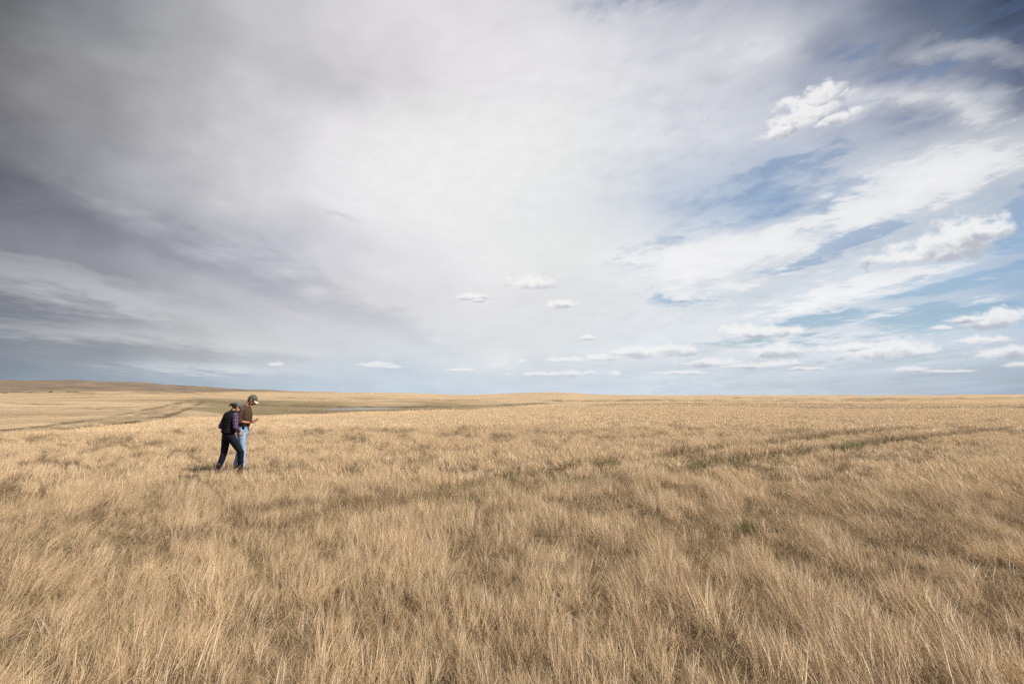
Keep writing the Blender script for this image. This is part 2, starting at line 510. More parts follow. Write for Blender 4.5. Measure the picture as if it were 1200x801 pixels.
def build_ground():
    na, nr = 560, 560
    a1 = np.linspace(R(-62), R(62), na)
    a2 = np.linspace(R(62), R(298), 60)[1:-1]
    A = np.concatenate([a1, a2])
    rr = np.concatenate([[0.4], np.exp(np.linspace(math.log(1.2), math.log(5200), nr)), [9000, 20000, 45000]])
    AA, RR = np.meshgrid(A, rr)
    x = np.sin(AA) * RR; y = np.cos(AA) * RR
    z = height(x, np.where(y > 0, y, y))
    back = np.clip((np.abs((AA + math.pi) % (2 * math.pi) - math.pi) - R(62)) / R(30), 0, 1)
    z = z * (1 - back)
    z = np.where(RR > 5200, z - (RR - 5200) * 0.004, z)
    verts = np.stack([x.ravel(), y.ravel(), z.ravel()], 1)
    nA = len(A); n = len(rr)
    i, j = np.meshgrid(np.arange(n - 1), np.arange(nA), indexing='ij')
    j2 = (j + 1) % nA
    q = np.stack([i * nA + j, i * nA + j2, (i + 1) * nA + j2, (i + 1) * nA + j], -1).reshape(-1, 4)[:, ::-1]
    me = bpy.data.meshes.new('ground')
    me.from_pydata(verts.tolist(), [], q.tolist() + [list(range(nA))])
    me.polygons.foreach_set('use_smooth', [True] * len(me.polygons))
    g, h, b = zones(x.ravel(), y.ravel(), z.ravel())
    rutm = np.zeros(len(verts))
    for nm, arr in (('green', g), ('range', h), ('bare', b)):
        at = me.attributes.new(nm, 'FLOAT', 'POINT')
        at.data.foreach_set('value', np.asarray(arr, np.float32))
    lim = smooth_interp(np.clip(np.arctan2(verts[:, 0], verts[:, 1]), TAZ[0], TAZ[-1]), TAZ, np.exp(TD[:, 1]))
    cov = np.clip((verts[:, 1] - lim * .8) / (lim * .2), 0, 1)
    at = me.attributes.new('sward', 'FLOAT', 'POINT')
    at.data.foreach_set('value', cov.astype(np.float32))
    o = bpy.data.objects.new('ground', me)
    COL.objects.link(o)
    o['kind'] = 'structure'
    m = bpy.data.materials.new('prairie_soil')
    m.use_nodes = True
    nt = m.node_tree
    bs = nt.nodes['Principled BSDF']
    bs.inputs['Roughness'].default_value = .95
    bs.inputs['Specular IOR Level'].default_value = .1
    geo = nt.nodes.new('ShaderNodeNewGeometry').outputs['Position']

    def attr(nm):
        a = nt.nodes.new('ShaderNodeAttribute'); a.attribute_name = nm
        return N(nt, a.outputs['Fac'])
    mp = nt.nodes.new('ShaderNodeMapping'); mp.inputs['Scale'].default_value = (.35, 1, 1)
    nt.links.new(geo, mp.inputs[0])
    n1 = noise(nt, mp.outputs[0], .035, 8, .6)
    n2 = noise(nt, geo, .25, 8, .65)
    n3 = noise(nt, geo, 3.0, 8, .7)
    straw = mixc(nt, (n1 * .6 + n2 * .4).step(.36, .64), (.36, .255, .15), (.58, .43, .27))
    straw = mixc(nt, n3.step(.3, .75) * .5, straw, (.25, .17, .095))
    green = mixc(nt, n2.step(.35, .7), (.115, .098, .052), (.21, .165, .088))
    rng_c = mixc(nt, n1.step(.42, .58), (.10, .082, .068), (.20, .145, .105))
    soil = mixc(nt, n3.step(.3, .7), (.10, .072, .045), (.22, .16, .095))
    c = mixc(nt, (attr('green') * (.45 + n2 * .7)).clamp(), straw, green)
    c = mixc(nt, attr('range') * .85, c, rng_c)
    c = mixc(nt, (attr('bare') * .62).clamp(), c, (.105, .075, .045))
    c = mixc(nt, attr('sward'), soil, c)
    nt.links.new(c, bs.inputs['Base Color'])
    bp = nt.nodes.new('ShaderNodeBump')
    bp.inputs['Strength'].default_value = .6
    bp.inputs['Distance'].default_value = .25
    nt.links.new((n3 + n2 * .6).s, bp.inputs['Height'])
    nt.links.new(bp.outputs[0], bs.inputs['Normal'])
    me.materials.append(m)
    return o


ground = build_ground()

# ------------------------------------------------------------------ grass
def grass_mat(name, pale, deep, grey, transl=.35, stem=(.30, .20, .115)):
    m = bpy.data.materials.new(name)
    m.use_nodes = True
    nt = m.node_tree
    nt.nodes.clear()
    out = nt.nodes.new('ShaderNodeOutputMaterial')
    a = nt.nodes.new('ShaderNodeAttribute'); a.attribute_name = 'blade'
    sp = nt.nodes.new('ShaderNodeSeparateXYZ')
    nt.links.new(a.outputs['Vector'], sp.inputs[0])
    rnd, hh = N(nt, sp.outputs[0]), N(nt, sp.outputs[1])
    oi = nt.nodes.new('ShaderNodeObjectInfo')
    orn = N(nt, oi.outputs['Random'])
    geo = nt.nodes.new('ShaderNodeNewGeometry').outputs['Position']
    big = noise(nt, geo, .22, 3, .6)
    med = noise(nt, geo, 1.3, 3, .6)
    f = (rnd * .50 + orn * .45 + med * .7 - .33).clamp()
    c = mixc(nt, f, deep, pale)
    c = mixc(nt, (big.step(.42, .68) * .18), c, grey)
    c = mixc(nt, (1 - hh.step(0.0, .62)) * .62, c, stem)      # brown stems, pale seed heads; near stems darkened further as painted shade
    d = nt.nodes.new('ShaderNodeBsdfDiffuse')
    tr = nt.nodes.new('ShaderNodeBsdfTranslucent')
    gl = nt.nodes.new('ShaderNodeBsdfGlossy'); gl.inputs['Roughness'].default_value = .45
    gl.inputs['Color'].default_value = (.9, .9, .9, 1)
    nt.links.new(c, d.inputs[0]); nt.links.new(c, tr.inputs[0])
    m1 = nt.nodes.new('ShaderNodeMixShader'); m1.inputs[0].default_value = transl
    nt.links.new(d.outputs[0], m1.inputs[1]); nt.links.new(tr.outputs[0], m1.inputs[2])
    m2 = nt.nodes.new('ShaderNodeMixShader'); m2.inputs[0].default_value = .04
    nt.links.new(m1.outputs[0], m2.inputs[1]); nt.links.new(gl.outputs[0], m2.inputs[2])
    nt.links.new(m2.outputs[0], out.inputs[0])
    return m


M_STRAW = grass_mat('dry_grass', (.74, .54, .318), (.34, .228, .122), (.34, .265, .175), .26, (.155, .105, .058))  # near grass and stems darkened in colour, painting deeper shade up front
# same dry grass with brightness painted in: paler with distance, leaving the foreground dim
M_MID = grass_mat('dry_grass_mid_lightened', (.82, .615, .38), (.53, .375, .215), (.42, .33, .22), .35, (.36, .255, .15))
M_FAR = grass_mat('dry_grass_far_lightened', (.87, .665, .42), (.66, .475, .275), (.50, .385, .25), .35, (.56, .40, .24))
M_LITTER = grass_mat('grass_litter', (.48, .345, .195), (.25, .17, .09), (.26, .185, .105), .15, (.13, .09, .05))
M_GREEN = grass_mat('green_grass', (.25, .22, .085), (.12, .12, .045), (.30, .24, .12), .3, (.12, .11, .05))


def tuft_mesh(name, rg, nb, rad, L, w, mat, e0=(50, 85), droop=(15, 60), seg=4, spread=26, stray=.12):
    """one clump: blades leaning along +Y, each a tapering strip"""
    V, Fc, att = [], [], []
    strands = [(rad * math.sqrt(rg.random()), rg.random() * 2 * math.pi, rg.normal(0, R(spread)), rg.uniform(*e0), rg.uniform(.62, 1.15), rg.random())
               for _ in range(max(3, nb // 7))]
    for _ in range(nb):
        r, th, az0, ee0, lf, sr = strands[rg.integers(len(strands))]
        bx, by = r * math.cos(th) + rg.normal(0, rad * .10), r * math.sin(th) + rg.normal(0, rad * .10)
        ln = L * lf * (0.55 + 0.5 * rg.random())
        az = az0 + rg.normal(0, R(5)) if rg.random() > stray else rg.random() * 2 * math.pi
        e = R(ee0 + rg.normal(0, 5)); dr = R(rg.uniform(*droop))
        p = np.array([bx, by, -0.02])
        rn = .55 * sr + .45 * rg.random(); ww = w * (.6 + .8 * rg.random())
        roll = rg.random() * math.pi
        base = len(V)
        sway = rg.normal(0, R(14))
        for k in range(seg + 1):
            t = k / seg
            ee = e - dr * t ** 1.3
            aa = az + sway * t
            dv = np.array([math.sin(aa) * math.cos(ee), math.cos(aa) * math.cos(ee), math.sin(ee)])
            side = np.cross(dv, [0, 0, 1.0]); side /= (np.linalg.norm(side) + 1e-6)
            up = np.cross(side, dv)
            sv = side * math.cos(roll) + up * math.sin(roll)
            wk = ww * (1 - t ** 1.6) if k < seg else 0
            if k < seg:
                V.append(p - sv * wk / 2); V.append(p + sv * wk / 2)
                att += [(rn, t, 0)] * 2
            else:
                V.append(p.copy()); att.append((rn, 1, 0))
            p = p + dv * ln / seg
        for k in range(seg - 1):
            a = base + 2 * k
            Fc.append((a, a + 1, a + 3, a + 2))
        a = base + 2 * (seg - 1)
        Fc.append((a, a + 1, a + 2))
    me = bpy.data.meshes.new(name)
    me.from_pydata([tuple(v) for v in V], [], Fc)
    at = me.attributes.new('blade', 'FLOAT_VECTOR', 'POINT')
    at.data.foreach_set('vector', np.array(att, np.float32).ravel())
    me.polygons.foreach_set('use_smooth', [True] * len(me.polygons))
    me.materials.append(mat)
    return me


tufts = bpy.data.collections.new('grass_tufts')
TI = {}
def add_kind(key, count, **kw):
    TI[key] = []
    for k in range(count):
        nm = 'grass_tuft_%02d' % len(tufts.objects)
        rg = np.random.default_rng(100 + len(tufts.objects))
        me = tuft_mesh(nm, rg, **kw)
        o = bpy.data.objects.new(nm, me)
        TI[key].append(len(tufts.objects))
        tufts.objects.link(o)


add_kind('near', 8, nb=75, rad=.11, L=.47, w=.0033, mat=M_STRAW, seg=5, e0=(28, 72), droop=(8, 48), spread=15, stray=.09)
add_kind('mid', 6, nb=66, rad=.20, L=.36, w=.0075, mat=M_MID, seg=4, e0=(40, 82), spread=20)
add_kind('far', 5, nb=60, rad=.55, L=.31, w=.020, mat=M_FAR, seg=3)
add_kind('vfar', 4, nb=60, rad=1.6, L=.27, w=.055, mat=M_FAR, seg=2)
add_kind('short', 4, nb=60, rad=.14, L=.20, w=.004, mat=M_LITTER, seg=3, e0=(20, 80), spread=60, stray=.5)
add_kind('green', 4, nb=70, rad=.12, L=.15, w=.0055, mat=M_GREEN, seg=3, e0=(35, 85), spread=60, stray=.5)

WIND = R(-6)          # the wind blows the grass away from the viewer, a touch to the left


def scatter():
    P, Rt, Sc, Vi = [], [], [], []

    def ring(d0, d1, dens, key, half=R(52), hmul=1.0):
        area = half * (d1 * d1 - d0 * d0)
        n = int(area * dens)
        d = np.sqrt(rng.uniform(d0 * d0, d1 * d1, n))
        a = rng.uniform(-half, half, n)
        x, y = d * np.sin(a), d * np.cos(a)
        # tussock structure
        f1 = fbm(x / (.17 + d * .014) + 3, y / (.36 + d * .022), 2)
        f2 = fbm(x / 1.5 + 40, y / 1.8, 3)
        f3 = fbm(x / 14.0 + 80, y / 8.0, 3)
        rut = np.minimum(line_dist(x, y, RUTS[0]) + (f2 - .5) * .5, line_dist(x, y, RUTS[1]) + (f2 - .5) * .5)
        wid = .22 + .09 * np.clip(d / 20, 0, 2)
        inrut = np.clip(1.4 - rut / wid, 0, 1)
        fade = np.clip(1.2 - (np.abs(x - 2) - 4) / 40, 0.45, 1)
        inrut = inrut * fade
        keep = rng.random(n) < np.clip(.25 + .55 * np.clip((d - 7) / 16, 0, 1) + 2.5 * (f1 - .38) + .2 * (f2 - .5), .16 + .4 * np.clip((d - 8) / 20, 0, 1), 1) * (1 - .86 * inrut)
        fill = ~keep & (rng.random(n) < .85)
        isfill = fill & True
        keep = keep | fill
        cx = 600 + F * x / np.maximum(y, 1)
        lim = smooth_interp(np.arctan2(x, y), TAZ, np.exp(TD[:, 1])) * 1.06
        keep &= (y < lim) | (cx > 620)
        x, y, d, f1, f2, f3, inrut, isfill = (v[keep] for v in (x, y, d, f1, f2, f3, inrut, isfill))
        n = len(x)
        z = height(x, y)
        s = (.56 + .2 * np.clip((d - 10) / 25, 0, 1) * .6 + 1.0 * (f1 - .3) * np.clip(14 / d, .35, 1) + .30 * (f2 - .5) * np.clip(14 / d, .25, 1) + .35 * (f3 - .5) * np.clip(22 / d, .3, 1)) * rng.uniform(.7, 1.25, n) * (1 - .62 * inrut) * hmul
        feet = np.clip(1.4 - np.hypot((x + 6.3) / 1.6, (y - 15.0) / 1.5), 0, 1)
        s = s * (1 - .42 * np.clip(feet, 0, 1))
        s = np.clip(s, .3, 1.5)
        yaw = -(WIND + (fbm(x / 5 + 7, y / 5, 2) - .5) * 1.1 + rng.normal(0, .22, n))
        tilt = (fbm(x / 2.4 + 21, y / 2.4 + 5, 2) - .5) * -.9 - .08 + rng.normal(0, .12, n)
        tilt = np.clip(tilt, -.55, .3)
        k = np.array(TI[key])
        v = k[rng.integers(0, len(k), n)]
        if key in ('near', 'mid'):
            v = np.where(isfill, np.array(TI['short'])[rng.integers(0, 4, n)], v)
            s = np.where(isfill, rng.uniform(.9, 1.3, n) * (1.6 if key == 'mid' else 1), s)
            gr = (inrut > .45) & (rng.random(n) < .22) & (x > -1.5) & (x < 16) & (f3 > .42)
            v = np.where(gr, np.array(TI['green'])[rng.integers(0, 4, n)], v)
            sh = (inrut > .35) & ~gr & (rng.random(n) < .5)
            v = np.where(sh, np.array(TI['short'])[rng.integers(0, 4, n)], v)
            s = np.where(gr | sh, s * (1.5 if key == 'mid' else 1.2), s)
        P.append(np.stack([x, y, z], 1)); Rt.append(np.stack([tilt, rng.normal(0, .06, n), yaw], 1)); Sc.append(s); Vi.append(v)
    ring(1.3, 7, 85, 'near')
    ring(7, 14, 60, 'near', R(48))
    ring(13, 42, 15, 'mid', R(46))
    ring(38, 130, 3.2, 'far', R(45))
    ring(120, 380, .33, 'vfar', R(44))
    P = np.concatenate(P); Rt = np.concatenate(Rt); Sc = np.concatenate(Sc); Vi = np.concatenate(Vi)
    print('tufts', len(P))
    me = bpy.data.meshes.new('grass')
    me.vertices.add(len(P))
    me.vertices.foreach_set('co', P.astype(np.float32).ravel())
    a = me.attributes.new('rot', 'FLOAT_VECTOR', 'POINT'); a.data.foreach_set('vector', Rt.astype(np.float32).ravel())
    a = me.attributes.new('scl', 'FLOAT', 'POINT'); a.data.foreach_set('value', Sc.astype(np.float32))
    a = me.attributes.new('vi', 'INT', 'POINT'); a.data.foreach_set('value', Vi.astype(np.int32))
    o = bpy.data.objects.new('grass', me)
    COL.objects.link(o)
    o['kind'] = 'stuff'
    o['label'] = 'dry straw coloured prairie grass bent over by the wind'
    o['category'] = 'grass'
    ng = bpy.data.node_groups.new('grass_scatter', 'GeometryNodeTree')
    ng.interface.new_socket('Geometry', in_out='INPUT', socket_type='NodeSocketGeometry')
    ng.interface.new_socket('Geometry', in_out='OUTPUT', socket_type='NodeSocketGeometry')
    gi = ng.nodes.new('NodeGroupInput'); go = ng.nodes.new('NodeGroupOutput')
    ip = ng.nodes.new('GeometryNodeInstanceOnPoints')
    ci = ng.nodes.new('GeometryNodeCollectionInfo')
    ci.inputs['Collection'].default_value = tufts
    ci.inputs['Separate Children'].default_value = True
    ci.inputs['Reset Children'].default_value = True

    def na(nm, t):
        n = ng.nodes.new('GeometryNodeInputNamedAttribute'); n.data_type = t
        n.inputs['Name'].default_value = nm
        return n.outputs[0]
    e2r = ng.nodes.new('FunctionNodeEulerToRotation')
    L = ng.links.new
    L(gi.outputs[0], ip.inputs['Points'])
    L(ci.outputs[0], ip.inputs['Instance'])
    ip.inputs['Pick Instance'].default_value = True
    L(na('vi', 'INT'), ip.inputs['Instance Index'])
    L(na('rot', 'FLOAT_VECTOR'), e2r.inputs[0])
    L(e2r.outputs[0], ip.inputs['Rotation'])
    L(na('scl', 'FLOAT'), ip.inputs['Scale'])
    L(ip.outputs[0], go.inputs[0])
    md = o.modifiers.new('scatter', 'NODES')
    md.node_group = ng


scatter()

# ------------------------------------------------------------------ pond, far thickets, green tussock
def build_pond():
    bm = bmesh.new()
    n = 90
    z = POND_Z
    vs = []
    for i in range(n):
        a = 2 * math.pi * i / n
        k = 1.0 + .12 * math.sin(3 * a + 1) + .06 * math.sin(7 * a)
        vs.append(bm.verts.new((POND[0] + math.cos(a) * POND[2] * k, POND[1] + math.sin(a) * POND[3] * k, z)))
    bm.faces.new(vs)
    me = bpy.data.meshes.new('pond_water'); bm.to_mesh(me); bm.free()
    m = bpy.data.materials.new('water'); m.use_nodes = True
    nt = m.node_tree; b = nt.nodes['Principled BSDF']
    b.inputs['Base Color'].default_value = (.05, .055, .05, 1); b.inputs['Roughness'].default_value = .12
    b.inputs['IOR'].default_value = 1.33
    bp = nt.nodes.new('ShaderNodeBump'); bp.inputs['Strength'].default_value = .35; bp.inputs['Distance'].default_value = .1
    nt.links.new(noise(nt, nt.nodes.new('ShaderNodeNewGeometry').outputs['Position'], 1.2, 4, .6).s, bp.inputs['Height'])
    nt.links.new(bp.outputs[0], b.inputs['Normal'])
    me.materials.append(m)
    o = bpy.data.objects.new('pond_water', me); COL.objects.link(o); o['kind'] = 'structure'


build_pond()


def leafy(name, n, rx, ry, rz, leaf, mat, seed):
    """a low thicket: small leaf faces spread through an uneven mound"""
    rg = np.random.default_rng(seed)
    V, Fc = [], []
    lobes = [(rg.uniform(-.8, .8) * rx, rg.uniform(-.6, .6) * ry, rg.uniform(.35, 1.0)) for _ in range(7)]
    for _ in range(n):
        lx, ly, k = lobes[rg.integers(7)]
        d = rg.normal(0, 1, 3); d /= np.linalg.norm(d); rr = rg.random() ** .4
        c = np.array([lx + d[0] * rr * rx * .35, ly + d[1] * rr * ry * .5, abs(d[2]) * rr * rz * k])
        a, b = rg.normal(0, 1, 3), rg.normal(0, 1, 3)
        a = a / np.linalg.norm(a) * leaf * rg.uniform(.6, 1.4); b = b / np.linalg.norm(b) * leaf * .6
        i = len(V)
        V += [tuple(c - a), tuple(c + b), tuple(c + a), tuple(c - b)]
        Fc.append((i, i + 1, i + 2, i + 3))
    me = bpy.data.meshes.new(name); me.from_pydata(V, [], Fc); me.materials.append(mat)
    return me


M_LEAF = cloth_leaf = bpy.data.materials.new('thicket_leaf')
M_LEAF.use_nodes = True
_nt = M_LEAF.node_tree
_b = _nt.nodes['Principled BSDF']; _b.inputs['Roughness'].default_value = .8
_nt.links.new(mixc(_nt, noise(_nt, _nt.nodes.new('ShaderNodeNewGeometry').outputs['Position'], 1.5, 3, .6).step(.3, .7), (.05, .042, .026), (.105, .085, .05)), _b.inputs['Base Color'])

for k, (px, hw, lab) in enumerate([(7, 4.0, 'dark low shrub patch on the far plateau edge, leftmost at the frame side'),
                                   (37, 3.2, 'dark low shrub patch on the far plateau edge, second from the left'),
                                   (60, 3.6, 'dark low shrub patch on the far plateau edge, third from the left'),
                                   (88, 8.0, 'longest dark shrub patch on the far plateau edge, right of the three small ones')]):
    y = 905.0
    x = (px - 600) / F * y
    o = bpy.data.objects.new('shrub', leafy('shrub', 900, hw / F * y, 3.0, 1.9, .28, M_LEAF, 40 + k))
    COL.objects.link(o)
    o.location = (x, y, float(height(x, y)) - .1)
    o['label'] = lab; o['category'] = 'shrub'; o['group'] = 'shrub patches on the far plateau'

g_xy = ground_at(880, 628)
o = bpy.data.objects.new('green_tussock', tuft_mesh('green_tussock', np.random.default_rng(77), 420, .11, .30, .0075, M_GREEN, e0=(45, 88), droop=(10, 60), seg=4, spread=60, stray=.6))
COL.objects.link(o)
o.location = (g_xy[0], g_xy[1], float(height(*g_xy)))
o['label'] = 'small green tussock alone in the dry grass, right of the field centre'
o['category'] = 'grass tuft'

# ------------------------------------------------------------------ people
def v3(*a):
    return Vector(a)


def capsule(bm, p0, p1, r0, r1, n=14):
    p0, p1 = Vector(p0), Vector(p1)
    ax = p1 - p0
    L = ax.length
    if L < 1e-5:
        ax = Vector((0, 0, 1)); L = 1e-5
    q = ax.to_track_quat('Z', 'Y').to_matrix()
    prof = []
    for k in range(1, 6):
        a = math.pi / 2 * k / 5
        prof.append((-r0 * math.cos(a), r0 * math.sin(a)))
    for k in range(0, 5):
        a = math.pi / 2 * k / 5
        prof.append((L + r1 * math.sin(a), r1 * math.cos(a)))
    rings = []
    for z, r in prof:
        rings.append([bm.verts.new(p0 + q @ Vector((r * math.cos(2 * math.pi * i / n), r * math.sin(2 * math.pi * i / n), z))) for i in range(n)])
    bot = bm.verts.new(p0 + q @ Vector((0, 0, -r0)))
    top = bm.verts.new(p0 + q @ Vector((0, 0, L + r1)))
    for a, b in zip(rings[:-1], rings[1:]):
        for i in range(n):
            bm.faces.new((a[i], a[(i + 1) % n], b[(i + 1) % n], b[i]))
    for i in range(n):
        bm.faces.new((bot, rings[0][(i + 1) % n], rings[0][i]))
        bm.faces.new((top, rings[-1][i], rings[-1][(i + 1) % n]))


def chain(bm, pts):
    """pts: (point, radius) along a limb"""
    for (a, ra), (b, rb) in zip(pts[:-1], pts[1:]):
        capsule(bm, a, b, ra, rb)


def ellipsoid(bm, c, rad, M=Matrix.Identity(3)):
    mat = Matrix.Translation(Vector(c)) @ M.to_4x4() @ Matrix.Diagonal((*rad, 1))
    bmesh.ops.create_uvsphere(bm, u_segments=20, v_segments=14, radius=1, matrix=mat)


def loft(bm, secs, n=24):
    """secs: centre, side vector*half width, forward vector*half depth"""
    rings = []
    for c, a, b in secs:
        c, a, b = Vector(c), Vector(a), Vector(b)
        rings.append([bm.verts.new(c + a * math.cos(2 * math.pi * i / n) + b * math.sin(2 * math.pi * i / n)) for i in range(n)])
    for p, q in zip(rings[:-1], rings[1:]):
        for i in range(n):
            bm.faces.new((p[i], p[(i + 1) % n], q[(i + 1) % n], q[i]))
    bm.faces.new(rings[0][::-1]); bm.faces.new(rings[-1])


def frame(fwd, up):
    f = Vector(fwd).normalized()
    u = Vector(up)
    u = (u - f * u.dot(f)).normalized()
    s = f.cross(u).normalized()           # the figure's right-hand side
    return s, f, u


def solid(name, bm, mat, parent, voxel=.008, smooth=4, folds=0.0, fs=9.0, cut=None):
    """voxel-union the pieces in bm into one closed skin"""
    bmesh.ops.recalc_face_normals(bm, faces=bm.faces[:])
    me = bpy.data.meshes.new(name + '_pieces')
    bm.to_mesh(me); bm.free()
    o = bpy.data.objects.new(name + '_pieces', me)
    COL.objects.link(o)
    r = o.modifiers.new('r', 'REMESH'); r.mode = 'VOXEL'; r.voxel_size = voxel; r.use_smooth_shade = True
    s = o.modifiers.new('s', 'SMOOTH'); s.factor = .5; s.iterations = smooth
    dg = bpy.context.evaluated_depsgraph_get(); dg.update()
    out = bpy.data.meshes.new_from_object(o.evaluated_get(dg), depsgraph=dg)
    bpy.data.objects.remove(o); bpy.data.meshes.remove(me)
    out.name = name
    out.materials.clear(); out.materials.append(mat)
    if folds:
        out.calc_loop_triangles()
        nrm = [v.normal.copy() for v in out.vertices]
        for v, nn in zip(out.vertices, nrm):
            p = v.co
            q = Vector((p.x * fs, p.y * fs, p.z * fs * 1.6))
            f = mn.noise(q) * .6 + (1 - abs(mn.noise(q * 2.1 + Vector((3, 1, 7)))) * 2) * .4
            v.co = p + nn * f * folds
    if cut:
        b2 = bmesh.new(); b2.from_mesh(out)
        for pl_co, pl_no in cut:
            g = bmesh.ops.bisect_plane(b2, geom=b2.verts[:] + b2.edges[:] + b2.faces[:], plane_co=pl_co, plane_no=pl_no, clear_outer=True)
            ed = [e for e in g['geom_cut'] if isinstance(e, bmesh.types.BMEdge)]
            if ed:
                bmesh.ops.holes_fill(b2, edges=ed, sides=0)
        b2.to_mesh(out); b2.free()
    out.polygons.foreach_set('use_smooth', [True] * len(out.polygons))
    ob = bpy.data.objects.new(name, out)
    COL.objects.link(ob)
    ob.parent = parent
    return ob


def plain(name, bm, mat, parent):
    me = bpy.data.meshes.new(name)
    bm.to_mesh(me); bm.free()
    me.materials.append(mat)
    me.polygons.foreach_set('use_smooth', [True] * len(me.polygons))
    ob = bpy.data.objects.new(name, me)
    COL.objects.link(ob); ob.parent = parent
    return ob


def cloth(name, c1, c2, scale=30, rough=.85, bump=.3, plaid=None, rings=None):
    m = bpy.data.materials.new(name); m.use_nodes = True
    nt = m.node_tree
    b = nt.nodes['Principled BSDF']
    b.inputs['Roughness'].default_value = rough
    b.inputs['Specular IOR Level'].default_value = .2
    tc = nt.nodes.new('ShaderNodeTexCoord').outputs['Object']
    n1 = noise(nt, tc, 7, 5, .6)
    n2 = noise(nt, tc, scale * 6, 3, .6)
    col = mixc(nt, n1.step(.35, .68), c1, c2)
    if plaid:
        sp = nt.nodes.new('ShaderNodeSeparateXYZ'); nt.links.new(tc, sp.inputs[0])
        X_, Y_, Z_ = (N(nt, sp.outputs[i]) for i in range(3))
        def stripes(v, per, w, ph=0.0):
            return N.m(nt, 'FRACT', v * (1 / per) + ph).step(1 - w, 1 - w + .04)
        hs = stripes(Z_, .07, .28); hv = stripes(X_ + Y_ * .8, .06, .28)
        ts = stripes(Z_, .07, .08, .45); tv = stripes(X_ + Y_ * .8, .06, .08, .45)
        col = mixc(nt, ((hs + hv) * .5).clamp(), col, plaid[0])
        col = mixc(nt, (ts.max(tv)) * .8, col, plaid[1])
    nt.links.new(col, b.inputs['Base Color'])
    bp = nt.nodes.new('ShaderNodeBump'); bp.inputs['Strength'].default_value = bump; bp.inputs['Distance'].default_value = .01
    hgt = n1 * 1.2 + n2 * .15
    if rings:
        sp = nt.nodes.new('ShaderNodeSeparateXYZ'); nt.links.new(tc, sp.inputs[0])
        q = N.m(nt, 'ABSOLUTE', N.m(nt, 'SINE', N(nt, sp.outputs[2]) * (math.pi / rings)))
        hgt = hgt + N.m(nt, 'POWER', q, .5) * 2.2
    nt.links.new(hgt.s, bp.inputs['Height'])
    nt.links.new(bp.outputs[0], b.inputs['Normal'])
    return m


M_SKIN = cloth('skin', (.52, .29, .20), (.44, .22, .145), 20, .5, .08)
M_SKIN2 = cloth('weathered_skin', (.45, .225, .145), (.38, .17, .10), 20, .5, .1)
M_HAIRB = cloth('brown_hair', (.035, .017, .010), (.02, .010, .006), 20, .5, .5)
M_HAIRG = cloth('short_hair', (.16, .13, .11), (.09, .07, .055), 20, .6, .5)
M_VEST = cloth('quilted_vest', (.006, .005, .007), (.010, .008, .010), 20, .8, .4, rings=.062)
M_PLAID = cloth('plaid_flannel', (.06, .035, .095), (.09, .05, .12), 30, .9, .25, plaid=((.19, .14, .23), (.02, .01, .035)))
M_NAVY = cloth('dark_denim', (.004, .005, .013), (.007, .008, .020), 30, .85, .4)
M_BLUE = cloth('faded_denim', (.20, .29, .43), (.32, .42, .56), 30, .85, .4)
M_BROWN = cloth('brown_shirt', (.062, .034, .022), (.085, .048, .031), 30, .9, .4)
M_OLIVE = cloth('olive_cap', (.085, .082, .062), (.115, .11, .083), 30, .9, .3)
M_TAN = cloth('pale_brim', (.60, .50, .38), (.68, .58, .45), 30, .9, .2)
M_GREYC = cloth('grey_cap', (.085, .092, .097), (.12, .13, .135), 30, .9, .3)
M_BOOT = cloth('boot_leather', (.055, .038, .026), (.09, .062, .042), 20, .55, .4)
M_BELT = cloth('belt_leather', (.025, .015, .01), (.04, .025, .016), 20, .5, .2)
M_EYE = cloth('eyeball', (.75, .73, .70), (.7, .68, .65), 5, .15, 0)
M_IRIS = cloth('iris', (.03, .02, .012), (.05, .03, .02), 5, .15, 0)
M_LIP = cloth('lips', (.36, .14, .11), (.32, .12, .1), 5, .5, .1)


def hand(bm, wrist, d, nrm, thumb_side, curl=.5, size=1.0):
    """palm, four unequal fingers with two bends, thumb leaving the side near the base.
    d = towards the fingertips, nrm = out of the palm, thumb_side = +-1"""
    d = Vector(d).normalized(); nrm = Vector(nrm)
    nrm = (nrm - d * nrm.dot(d)).normalized()
    sd_ = d.cross(nrm).normalized() * thumb_side
    w = Vector(wrist)
    s = size
    for k in (-1.4, -.5, .5, 1.4):
        capsule(bm, w + sd_ * k * .012 * s + d * .012 * s, w + sd_ * k * .0205 * s + d * .088 * s, .014 * s, .0115 * s)
    for k, ln in ((1.5, .072), (.5, .082), (-.5, .076), (-1.5, .060)):
        p = w + sd_ * k * .0205 * s + d * .09 * s
        a = curl * (.55 + .08 * (1.5 - k))
        dd = d
        for seg, fr, r in ((0, .45, .0095), (1, .32, .0085), (2, .25, .0075)):
            ang = a * (.6 if seg == 0 else 1.0)
            dd = (dd * math.cos(ang) + nrm * math.sin(ang)).normalized()
            nrm2 = (nrm - dd * nrm.dot(dd)).normalized() if abs(nrm.dot(dd)) < .98 else nrm
            q = p + dd * ln * fr * s
            capsule(bm, p, q, r * s, (r - .0008) * s)
            p = q
    p = w + sd_ * .026 * s + d * .025 * s
    t1 = (sd_ * .75 + d * .6 + nrm * .35).normalized()
    t2 = (sd_ * .25 + d * .9 + nrm * .4).normalized()
    q = p + t1 * .042 * s
    capsule(bm, w + d * .012 * s + sd_ * .012 * s, p, .016 * s, .015 * s)
    capsule(bm, p, q, .0145 * s, .011 * s)
    capsule(bm, q, q + t2 * .032 * s, .011 * s, .009 * s)


